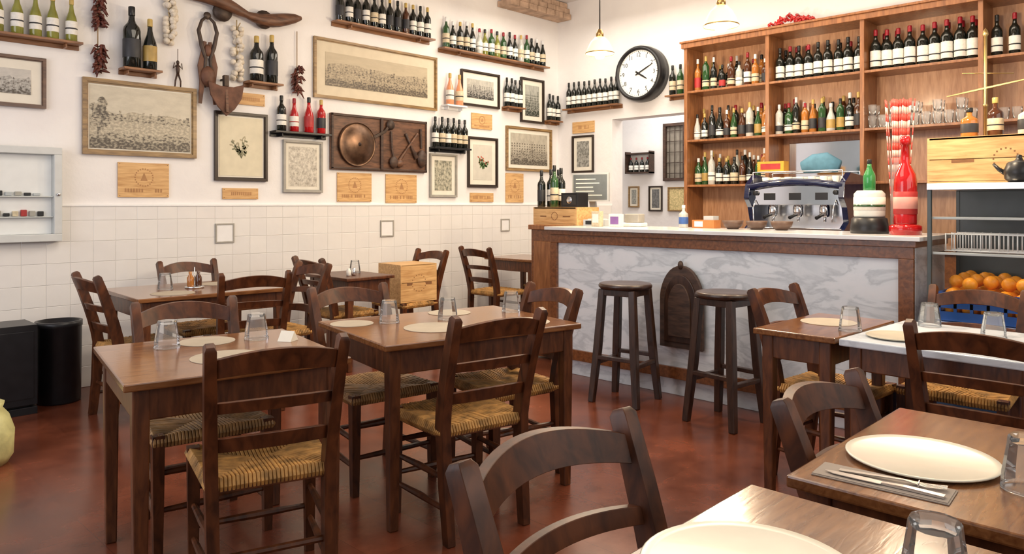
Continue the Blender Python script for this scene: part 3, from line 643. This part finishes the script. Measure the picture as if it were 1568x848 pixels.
b.sweep([(.47,-.05,.18),(.48,-.05,-.02)],[(.01,.008)]*2,W_DARK); b.ball((.48,-.06,-.12),(.06,.03,.09),W_DARK)
b.obj('antique_kitchen_tool_board',(4.34,5.998,1.896),0,.004)
# ------------------------------------------------------------------ clock
e=bpy.data.objects.new('round_clock',None); SC.collection.objects.link(e); e.location=(6.998,4.72,2.745); e.rotation_euler=(0,0,math.radians(-90))
b=MB(); b.lathe([(.30,0),(.305,.08),(.30,.15),(.285,.175),(.262,.17),(.255,.14)],BLACK,(0,0,0),48,axis='y'); b.obj('case',parent=e)
b=MB(); b.lathe([(.258,.135),(.258,.142)],plain('clock_face',(.74,.73,.70),.4,var=.02),(0,0,0),48,axis='y',smooth=False); b.obj('dial',parent=e)
b=MB(); D=-.1425
for i in range(60):
    a=i/60*2*math.pi; L=.018 if i%5==0 else .008; w=.004 if i%5==0 else .0014; r=.245
    d=Vector((math.sin(a),0,math.cos(a))); p0=d*(r-L)+Vector((0,D,0)); p1=d*r+Vector((0,D,0)); b.sweep([p0,p1],(w,.0008),BLACK,ref=(0,1,0))
def hand(a,L,w): d=Vector((math.sin(a),0,math.cos(a))); q=Vector((0,D-.005,0)); b.sweep([d*-.04+q,d*L*.6+q,d*L+q],[(w,.001),(w,.001),(w*.4,.001)],BLACK,ref=(0,1,0))
hand(math.radians(122),.13,.009); hand(math.radians(65),.20,.007); b.lathe([(.014,.142),(.014,.15)],BLACK,(0,0,0),16,axis='y')
b.obj('hands_and_ticks',parent=e)
for i in range(1,13):
    cu=bpy.data.curves.new('numeral','FONT'); cu.body=str(i); cu.size=.062; cu.align_x='CENTER'; cu.align_y='CENTER'; cu.extrude=.0005; cu.materials.append(BLACK)
    o=bpy.data.objects.new('numeral_%d'%i,cu); SC.collection.objects.link(o); o.parent=e; a=i/12*2*math.pi
    o.location=(math.sin(a)*.20,D-.0005,math.cos(a)*.20); o.rotation_euler=(math.pi/2,0,0)
# ------------------------------------------------------------------ back bar shelving
YS=[4.01,3.15,2.305,1.43,.55]; b=MB(); XF=6.65
for y in YS: b.box(XF,6.98,y-.018,y+.018,.0,2.90,W_SHELF)
b.box(XF-.02,6.99,.53,4.05,2.88,2.93,W_SHELF); b.box(XF-.035,6.99,.52,4.06,2.93,2.95,W_SHELF)
for z in (2.45,1.96,1.51): b.box(XF+.005,6.98,.55,4.0,z-.022,z,W_SHELF)
b.box(6.965,6.99,.55,4.02,.9,2.9,W_SHELFB)
b.obj('back_bar_shelving',bevel=.003)
b=MB(); b.box(6.05,6.62,.55,4.02,.0,.96,W_BAR); b.box(6.02,6.64,.53,4.04,.96,.99,STEEL); b.obj('back_counter',bevel=.004)
def shelfrow(y0,y1,z,gen,n,d=.12,name='liquor_bottles'):
    b=MB(); L=abs(y0-y1)
    for i in range(n):
        x=-L/2+L*(i+.5)/n+R(-.005,.005); bottle(b,x,R(-.012,.012),0,**gen())
    b.obj(name,(XF+d,(y0+y1)/2,z+.0005),-90)
ch=random.choice
def spirit(): 
    k=ch(['squat','bord','tall','burg']); return dict(h=R(.24,.35),r=R(.031,.039),g=ch([G_CL,G_AM,G_DK,G_GR,G_BR,G_YG,G_CL,G_DK,G_DK,G_BR,G_CL,G_DK,G_GR,G_AM,G_DK]),l=ch([L_W,L_C,L_K,L_G,L_W,L_C,L_W,L_R,L_C,L_K]),cap=ch(CAPS),kind=k,lz=(.12,ch([.30,.42,.36])))
def winew(): return dict(h=R(.31,.33),r=.039,g=G_DK,l=L_W,cap=ch([CAPS[0],CAPS[1],CAPS[0]]),kind='bord',lz=(.12,.45))
def winer(): return dict(h=R(.335,.355),r=.043,g=G_DK,l=L_W,cap=CAPS[1],kind='bord',lz=(.10,.48))
shelfrow(3.98,3.18,2.45,spirit,9); shelfrow(3.98,3.18,1.96,spirit,10); shelfrow(3.98,3.18,1.51,spirit,10)
shelfrow(3.12,2.33,2.45,winew,9,name='wine_bottles'); shelfrow(3.12,2.33,1.96,spirit,10); shelfrow(3.12,2.33,1.96,spirit,9,.24)
shelfrow(2.28,1.46,2.45,winer,9,name='wine_bottles'); shelfrow(2.25,1.46,2.45,winer,8,.24,name='wine_bottles')
shelfrow(1.40,.60,2.45,winew,7,name='wine_bottles'); shelfrow(3.98,3.18,2.45,spirit,9,.24); shelfrow(3.98,3.18,1.51,spirit,9,.24); shelfrow(3.98,3.18,1.96,spirit,9,.24); shelfrow(3.12,2.33,2.45,winew,8,.24,name='wine_bottles')
b=MB(); 
for i in range(10):
    for j in range(2):
        x=-.38+i*.083; b.lathe([(0,.004),(.026,.0),(.032,.05),(.036,.11)],BG,(x,-.05+j*.09,0),12,cap=False)
        if i%2==0: b.lathe([(0,.004),(.026,.0),(.032,.05),(.036,.09)],BG,(x,-.05+j*.09,.112),12,cap=False)
b.obj('bar_glasses',(XF+.14,1.87,1.9605),-90)
b=MB()
for i in range(8):
    b.lathe([(0,.004),(.026,.0),(.032,.05),(.036,.10)],BG,(-.30+i*.083,0,0),12,cap=False)
b.obj('bar_glasses',(XF+.14,1.0,1.9605),-90)
b=MB(); b.box(-.34,.34,-.012,0,0,.36,CHROME); b.obj('mirror_panel',(6.962,2.73,1.53),-90,.004)
b=MB(); RC=plain('red_chili',(.5,.02,.02),.3,coat=.4,var=.25)
for i in range(60):
    x=R(-.22,.22); z=.03+R(0,.10)*(1-abs(x)/.25); a=R(0,6.28); b.sweep([(x,R(-.05,.05),z),(x+math.cos(a)*.03,0,z+.02),(x+math.cos(a)*.06,R(-.04,.04),z+R(-.02,.02))],[(.008,.008),(.012,.012),(.002,.002)],RC,n=6)
b.obj('dried_chili_bunch',(6.8,3.0,2.95),-90)
# ------------------------------------------------------------------ espresso machine
b=MB()
b.box(-.40,.40,-.22,.22,.06,.12,STEEL); b.box(-.40,.40,-.26,.02,.10,.13,CHROME)
b.box(-.38,.38,-.02,.22,.12,.50,STEEL)
b.prism([(-.38,.32),(.38,.32),(.38,.50),(-.38,.50)],-.20,.22,CHROME)
for sg in (-1,1):
    pr=[(-.24,.06),(.24,.06),(.24,.50),(.18,.56),(-.12,.58),(-.24,.50),(-.27,.38),(-.20,.30),(-.16,.18),(-.26,.12)]
    M=b.M; b.M=Matrix.Translation((sg*.40,0,0))@Matrix.Rotation(math.pi/2,4,'Z')
    b.prism(pr,-.022,.022,NAVY); b.M=M
b.sweep([(-.40,-.23,.47),(-.2,-.245,.50),(0,-.25,.51),(.2,-.245,.50),(.40,-.23,.47)],[(.02,.03)]*5,NAVY,ref=(0,0,1),n=10)
for x in (-.22,0,.22):
    b.lathe([(.035,.22),(.042,.24),(.042,.30),(.03,.33)],CHROME,(x,-.13,0),16)
    b.sweep([(x,-.13,.235),(x,-.20,.235),(x,-.30,.215)],[.012,.012,.016],BLACK,n=8); b.sweep([(x,-.13,.22),(x,-.13,.18)],.012,CHROME,n=8)
    b.box(x-.05,x+.05,-.206,-.20,.36,.42,BLACK)
for x in (-.34,.34): b.sweep([(x,-.2,.36),(x,-.26,.30),(x*.97,-.27,.18)],.006,CHROME,n=6); b.lathe([(.02,0),(.02,.03)],BLACK,(x,-.2,.42),10,axis='y')
for x in (-.38,.38): b.sweep([(x,-.18,.5),(x,-.18,.60)],.006,CHROME,n=6); b.sweep([(x,.2,.5),(x,.2,.60)],.006,CHROME,n=6)
for y in (-.18,.2): b.sweep([(-.38,y,.60),(.38,y,.60)],.006,CHROME,n=6)
for i in range(7):
    for j in range(3):
        b.lathe([(.02,0),(.032,.03),(.034,.055),(.03,.055),(.018,.006),(0,.006)],CERAM,(-.3+i*.1,-.1+j*.12,.502),10)
for sx in (-1,1):
    for y in (-.18,.18): b.lathe([(.025,0),(.02,.06)],BLACK,(sx*.33,y,0),10)
b.obj('espresso_machine',(6.33,2.66,.991),-90,.003)
YEL=plain('yellow_cardboard',(.70,.34,.03),.5,var=.1); BLU=plain('blue_cloth',(.10,.24,.34),.8,var=.2)
b=MB(); b.box(-.12,.12,-.05,.05,0,.09,YEL); b.box(-.09,.09,-.052,-.05,.02,.07,L_R); b.obj('coffee_box',(6.3,2.93,1.598),-90,.004)
b=MB(); b.sweep([(-.15,0,.03),(-.05,0,.06),(.05,0,.07),(.16,0,.03)],[(.05,.03),(.08,.05),(.08,.06),(.05,.03)],BLU,n=10); b.obj('folded_bar_towel',(6.3,2.52,1.598),-90)
# ------------------------------------------------------------------ items on the bar
CT=1.1405
b=MB(); 
for x,y,h,r,g,l in [(-.15,.0,.33,.038,G_DK,L_W),(-.06,.03,.34,.038,G_DK,L_W),(-.14,.09,.33,.036,G_DK,L_C),(-.05,-.07,.36,.036,G_GR,L_C),(-.19,-.08,.32,.036,G_DK,L_K)]: bottle(b,x,y,0,h,r,g,l,CAPS[0])
b.obj('wine_bottles',(4.97,4.19,1.292),-90)
b=MB(); b.box(-.09,.09,-.07,.07,0,.12,BLACK); b.box(-.07,.07,-.073,-.07,.02,.10,plain('speaker_grille',(.03,.03,.03),.8)); b.lathe([(.03,0),(.02,.004)],STEEL,(0,-.073,.06),16,axis='y'); b.obj('portable_speaker',(4.93,4.04,1.292),-90,.006)
b=MB(); b.box(-.18,.18,-.012,.012,.20,.45,GP); b.box(-.165,.165,-.014,-.012,.215,.435,plain('screen_grey',(.14,.16,.17),.3,var=.1)); b.sweep([(0,.02,.27),(0,.06,.12),(0,.05,0)],[(.03,.012)]*3,GP); b.box(-.1,.1,-.02,.09,0,.012,GP)
for i in range(5): b.box(-.14,.02+R(0,.1),-.0152,-.014,.25+i*.035,.258+i*.035,L_W)
b.obj('till_monitor',(5.2,4.08,1.1405),-80,.004)
b=MB(); b.box(-.10,.10,-.12,.12,0,.05,GP); b.box(-.08,.08,-.121,-.12,.01,.04,BLACK)
for i in range(4):
    for j in range(3): b.box(-.07+i*.035,-.045+i*.035,-.10+j*.035,-.075+j*.035,.05,.056,L_W)
b.obj('cash_register',(4.98,3.80,CT),-80,.004)
def cup(x,y,m,r=.055,h=.05):
    b=MB(); b.lathe([(r*.5,0),(r*.85,h*.4),(r,h),(r*.92,h),(r*.7,h*.4),(0,h*.15)],m,seg=20); b.obj('serving_bowl',(x,y,CT))
BW=plain('brown_stoneware',(.12,.07,.05),.4)
for y in (2.6,2.42,2.24): cup(4.95,y,BW,.075,.06)
b=MB(); b.box(-.05,.05,-.03,.03,0,.10,L_W); b.box(-.035,.035,-.032,-.03,.02,.08,plain('purple_print',(.25,.12,.35),.5)); b.obj('brochure_holder',(4.78,3.50,CT),-80,.002)
b=MB(); b.box(-.04,.04,-.025,.025,0,.12,L_C); b.box(-.03,.03,-.027,-.025,.03,.1,L_W); b.obj('napkin_dispenser',(4.75,3.66,CT),-90,.003)
b=MB(); b.box(-.09,.09,-.06,.06,0,.03,L_W); b.box(-.06,.07,-.05,.05,.03,.10,GRYF); b.obj('receipt_printer',(4.95,3.45,CT),-85,.008)
b=MB(); bottle(b,0,0,0,.17,.035,G_CL,L_B,CAPS[3],'squat'); b.obj('spray_bottle',(4.98,3.02,CT))
b=MB(); b.box(-.09,.09,-.05,.05,0,.06,plain('orange_card',(.5,.18,.05),.5)); b.box(-.07,.0,-.052,-.05,.01,.05,L_W); b.box(.0,.08,-.04,.04,.06,.09,GP); b.obj('sugar_sachet_box',(5.0,2.84,CT),-90,.003)
b=MB(); b.lathe([(.105,0),(.11,.02),(.10,.09),(.085,.10)],BLACK,seg=24); b.lathe([(.085,.10),(.088,.11),(.088,.24),(.07,.26),(0,.26)],plain('frosted_jar',(.62,.65,.63),.2,var=.05),seg=24); b.lathe([(.0895,.14),(.0895,.22)],L_W,seg=24); b.lathe([(.0905,.16),(.0905,.175)],G_GR,seg=24)
bottle(b,0,0,.26,.19,.036,plain('green_bottle',(.03,.22,.06),.1,coat=.5),None,CAPS[0],'burg'); b.obj('citrus_juicer',(4.80,1.62,CT))
b=MB(); b.lathe([(.085,0),(.088,.03),(.088,.05),(.07,.06)],G_RD,seg=20); b.lathe([(.06,.05),(.062,.07),(.062,.30),(.055,.35),(.025,.41),(.022,.52),(.03,.525),(.03,.56),(.02,.575)],G_RD,seg=20); b.band(.064,.12,.25,L_R,(0,0,0),20); b.band(.0645,.15,.22,plain('label_pink',(.75,.35,.3),.5),(0,0,0),20); b.obj('red_liqueur_bottle',(4.74,1.40,CT))
b=MB(); SR=plain('straw_red',(.75,.10,.08),.4); SW=plain('straw_pink_white',(.85,.60,.55),.4)
b.lathe([(.0,.012),(.05,.0),(.055,.01),(.055,.46)],BG,seg=18,cap=False)
for i in range(46):
    a=R(0,6.28); r0=R(0,.04); r1=r0*1.9+.01; n=9
    for k in range(n*2):
        t0=k/(n*2);t1=(k+1)/(n*2); p=lambda t:(math.cos(a+t*.6)*(r0+(r1-r0)*t),math.sin(a+t*.6)*(r0+(r1-r0)*t),.02+t*.80)
        b.sweep([p(t0),p(t1)],.004,SR if k%2 else SW,n=5)
b.obj('drinking_straw_jar',(4.98,1.50,CT))
# ------------------------------------------------------------------ display case
CD=plain('case_dark_interior',(.06,.072,.072),.3,var=.1)
b=MB(); X0,X1,Y0,Y1=4.50,5.10,.25,1.22
b.box(X0+.02,X1,Y0,Y1,0,.08,BLACK); b.box(X0,X1,Y0,Y1,.08,.66,plain('case_blue_panel',(.03,.06,.13),.3,var=.1)); b.box(X0-.005,X1,Y0,Y1,.66,.69,STEEL)
b.box(X0-.01,X1,Y0,Y1,1.395,1.43,STEEL)
for x in (X0,X1-.02):
    for y in (Y0,Y1-.02): b.box(x,x+.02,y,y+.02,.69,1.395,CD)
b.add([(X0+.006,Y0+.02,.69),(X0+.006,Y1-.02,.69),(X0+.006,Y1-.02,1.395),(X0+.006,Y0+.02,1.395)],[(0,1,2,3)],PANE); b.add([(X0+.02,Y1-.012,.69),(X1-.02,Y1-.012,.69),(X1-.02,Y1-.012,1.395),(X0+.02,Y1-.012,1.395)],[(0,1,2,3)],PANE)
b.box(X1-.02,X1-.01,Y0+.02,Y1-.02,.69,1.395,CD)
for z in (1.05,1.24): b.box(X0+.03,X1-.03,Y0+.01,Y1-.02,z,z+.006,PANE); b.box(X0+.02,X0+.03,Y0+.01,Y1-.02,z-.004,z+.010,GP)
b.obj('refrigerated_display_case',bevel=.002)
b=MB()
BC=plain('blue_plastic_crate',(.015,.08,.33),.4)
b.box(4.53,5.05,.32,1.18,.692,.70,BC)
for (a0,a1,c0,c1) in ((4.53,4.545,.32,1.18),(5.035,5.05,.32,1.18),(4.545,5.035,.32,.335),(4.545,5.035,1.165,1.18)):
    b.box(a0,a1,c0,c1,.70,.74,BC); b.box(a0,a1,c0,c1,.76,.79,BC); b.box(a0,a1,c0,c1,.82,.845,BC)
for i in range(12): b.box(4.53,4.545,.32+i*.0765,.335+i*.0765,.74,.82,BC)
b.obj('blue_fruit_crate')
b=MB(); OR=plain('orange_peel',(.95,.33,.02),.4,var=.10,scale=50,bump=.2)
for z in (.742,.82,.890):
    for i in range(6):
        for j in range(10):
            if z>.88 and R(0,1)<.3: continue
            b.ball((4.59+i*.08+R(-.006,.006),.38+j*.082+R(-.006,.006),z+R(-.002,.01)),.037,OR,10,8)
b.obj('oranges')
b=MB()
for i in range(10): b.lathe([(.06,0),(.10,.012),(.105,.014),(.1,.016),(0,.006)],CERAM,(4.75,.45,1.0585+i*.007),24)
for j in range(3):
    b.sweep([(4.62+j*.12,.62,1.065),(4.62+j*.12,1.16,1.065)],.004,WHITE,n=6,ref=(0,0,1)); b.sweep([(4.62+j*.12,.62,1.155),(4.62+j*.12,1.16,1.155)],.004,WHITE,n=6,ref=(0,0,1))
    for i in range(14): b.sweep([(4.62+j*.12,.62+i*.0415,1.06),(4.62+j*.12,.62+i*.0415,1.16)],.0035,WHITE,n=6)
b.obj('wire_rack_with_plates')
b=MB()
bottle(b,0,0,0,.17,.045,G_AM,L_K,CAPS[0],'squat'); bottle(b,.28,0,0,.18,.05,G_CL,L_K,CAPS[0],'squat'); bottle(b,.12,.03,0,.22,.04,G_BR,L_C,CAPS[2],'squat')
b.obj('liquor_bottles',(4.86,1.10,1.693),-90)
b=MB(); b.lathe([(.045,0),(.065,.02),(.07,.06),(.055,.10),(.05,.105),(.02,.115),(.012,.13),(.014,.14),(0,.145)],BLACK,seg=24)
b.sweep([(.06,0,.05),(.09,0,.07),(.115,0,.10)],[.014,.010,.007],BLACK,n=8); b.sweep([(-.055,0,.09),(-.10,0,.10),(-.105,0,.05),(-.06,0,.03)],.007,BLACK,n=8)
b.obj('black_teapot',(4.62,.82,1.4305),90)
b=MB(); b.lathe([(.05,0),(.05,.012),(.02,.02),(.012,.04),(.010,.45),(.016,.46),(.010,.47),(.009,.86),(.016,.87),(.012,.89),(0,.91)],BRASS,seg=16)
b.sweep([(-.20,0,.53),(0,0,.56),(.20,0,.59)],[(.003,.006),(.005,.009),(.003,.006)],BRASS,ref=(0,1,0))
b.sweep([(-.12,0,.66),(.14,0,.63)],.003,BRASS,n=6)
b.obj('brass_balance_scale',(5.045,1.06,1.4305),-90)
# ------------------------------------------------------------------ pendant lamps
SHD=plain('opal_glass_bulb',(1.0,.86,.62),.3,emis=9); SH2=plain('opal_glass_shade',(1.0,.74,.42),.3,emis=1.05)
for x,y,z in ((4.56,2.48,2.55),(4.86,3.72,2.58),(4.3,1.2,2.55)):
    b=MB(); b.sweep([(0,0,CEIL-z-.001),(0,0,.13)],.005,BLACK,n=6); b.lathe([(.05,CEIL-z-.03),(.05,CEIL-z-.001)],BLACK,seg=16); b.lathe([(.028,.08),(.032,.11),(.018,.15)],BRASS,seg=14)
    b.lathe([(0,-.09),(.03,-.085),(.052,-.05),(.055,-.02),(.04,.03),(.022,.06)],SHD,seg=20)
    b.lathe([(.115,-.045),(.105,-.01),(.078,.045),(.04,.085),(.038,.083),(.075,.043),(.102,-.012),(.112,-.045)],SH2,seg=28,cap=False); b.lathe([(.116,-.05),(.118,-.045),(.116,-.04)],BRASS,seg=28,cap=False); o=b.obj('pendant_lamp',(x,y,z))
    l=bpy.data.lights.new('pendant_light','POINT'); l.energy=62; l.color=(1,.80,.55); l.shadow_soft_size=.09
    lo=bpy.data.objects.new('bulb',l); SC.collection.objects.link(lo); lo.location=(0,0,-.20); lo.parent=o
# ------------------------------------------------------------------ left floor items
b=MB(); b.lathe([(.125,0),(.13,.01),(.135,.50),(.14,.505),(.14,.54),(.125,.54),(.12,.50),(.0,.5)],BLACK,seg=28); b.obj('waste_bin',(1.50,5.68,0))
b=MB(); b.box(-.38,.12,-.15,.15,.06,.56,BLACK); b.box(-.36,.10,-.153,-.15,.10,.52,BLACK); b.box(-.38,.12,-.15,.15,0,.045,BLACK); b.box(-.34,.08,-.12,.12,.045,.06,BLACK)
b.obj('air_heater',(1.2,5.6,0),0,.012)
b=MB(); YB=plain('yellow_bag',(.62,.60,.28),.5,var=.2,bump=.4)
b.lathe([(.12,0),(.15,.05),(.155,.16),(.13,.24),(.10,.28),(.11,.31)],YB,seg=14); b.sweep([(-.05,0,.31),(-.03,0,.37),(.03,0,.37),(.05,0,.31)],.006,YB,n=6); b.obj('plastic_bag',(.85,4.57,0))
# ------------------------------------------------------------------ back room things
b=MB()
for z in (0,.26): b.box(-.2,.2,-.12,0,z,z+.02,W_DARK)
b.box(-.2,-.185,-.12,0,0,.3,W_DARK); b.box(.185,.2,-.12,0,0,.3,W_DARK)
for i in range(4): bottle(b,-.14+i*.09,-.06,.02,.2,.03,G_DK,L_W,CAPS[1])
b.obj('bottle_rack',(8.598,5.86,1.73),-90,.002)
b=MB(); w=.17;h=.38
for a in ((-w,w,h-.04,h),(-w,w,-h,-h+.04),(-w,-w+.04,-h+.04,h-.04),(w-.04,w,-h+.04,h-.04)): b.box(a[0],a[1],-.05,0,a[2],a[3],W_DARK)
b.box(-w+.04,w-.04,-.01,0,-h+.04,h-.04,plain('window_pane_dark',(.25,.22,.18),.1))
for i in range(3): b.sweep([(-.08+i*.08,-.03,-h+.03),(-.08+i*.08,-.03,h-.03)],.006,IRON,n=6)
for i in range(5): b.sweep([(-w+.03,-.03,-h+.1+i*.14),(w-.03,-.03,-h+.1+i*.14)],.005,IRON,n=6,ref=(0,1,0))
b.obj('window_1',(8.6,5.33,2.0),-90,.003)
# ------------------------------------------------------------------ lights
def area(name,loc,rot,sx,sy,e,col=(1,1,1)):
    l=bpy.data.lights.new(name,'AREA'); l.shape='RECTANGLE'; l.size=sx; l.size_y=sy; l.energy=e; l.color=col
    o=bpy.data.objects.new(name,l); SC.collection.objects.link(o); o.location=loc; o.rotation_euler=[math.radians(a) for a in rot]; return o
area('window_light_left',(-1.5,3.4,1.9),(90,0,-90),3.2,2.2,68,(.95,.93,1))
area('window_light_front',(2.6,-1.5,2.4),(70,0,0),4.5,1.6,44,(1,.95,.88))
area('ceiling_fill_a',(2.4,2.8,3.5),(0,0,0),2.4,2.4,64,(1,.89,.74))  # added soft fill over the dining area, not a ceiling fixture
area('ceiling_fill_b',(5.8,4.6,3.45),(0,0,0),1.4,1.8,42,(1,.91,.78))  # added fill for the far corner, no lamp hangs here
area('ceiling_fill_c',(5.7,2.4,3.45),(0,0,0),.8,3.0,36,(1,.86,.68))  # added warm fill along the back bar, not a real fixture
area('passage_fill',(7.9,5.0,2.85),(0,0,0),.8,1.5,28,(1,.95,.88))  # added fill to brighten the back room, no lamp modelled
w=bpy.data.worlds.new('World'); SC.world=w; w.use_nodes=True; w.node_tree.nodes['Background'].inputs[0].default_value=(1,.97,.93,1); w.node_tree.nodes['Background'].inputs[1].default_value=.33
SC.view_settings.view_transform='Standard'; SC.view_settings.exposure=.03
# ------------------------------------------------------------------ camera
cam=bpy.data.cameras.new('camera'); cam.sensor_width=36; cam.lens=26.4; cam.shift_y=-.0714; cam.clip_start=.02
o=bpy.data.objects.new('camera',cam); SC.collection.objects.link(o); o.location=(0,0,1.32); o.rotation_euler=(math.pi/2,0,math.radians(-45.9)); SC.camera=o
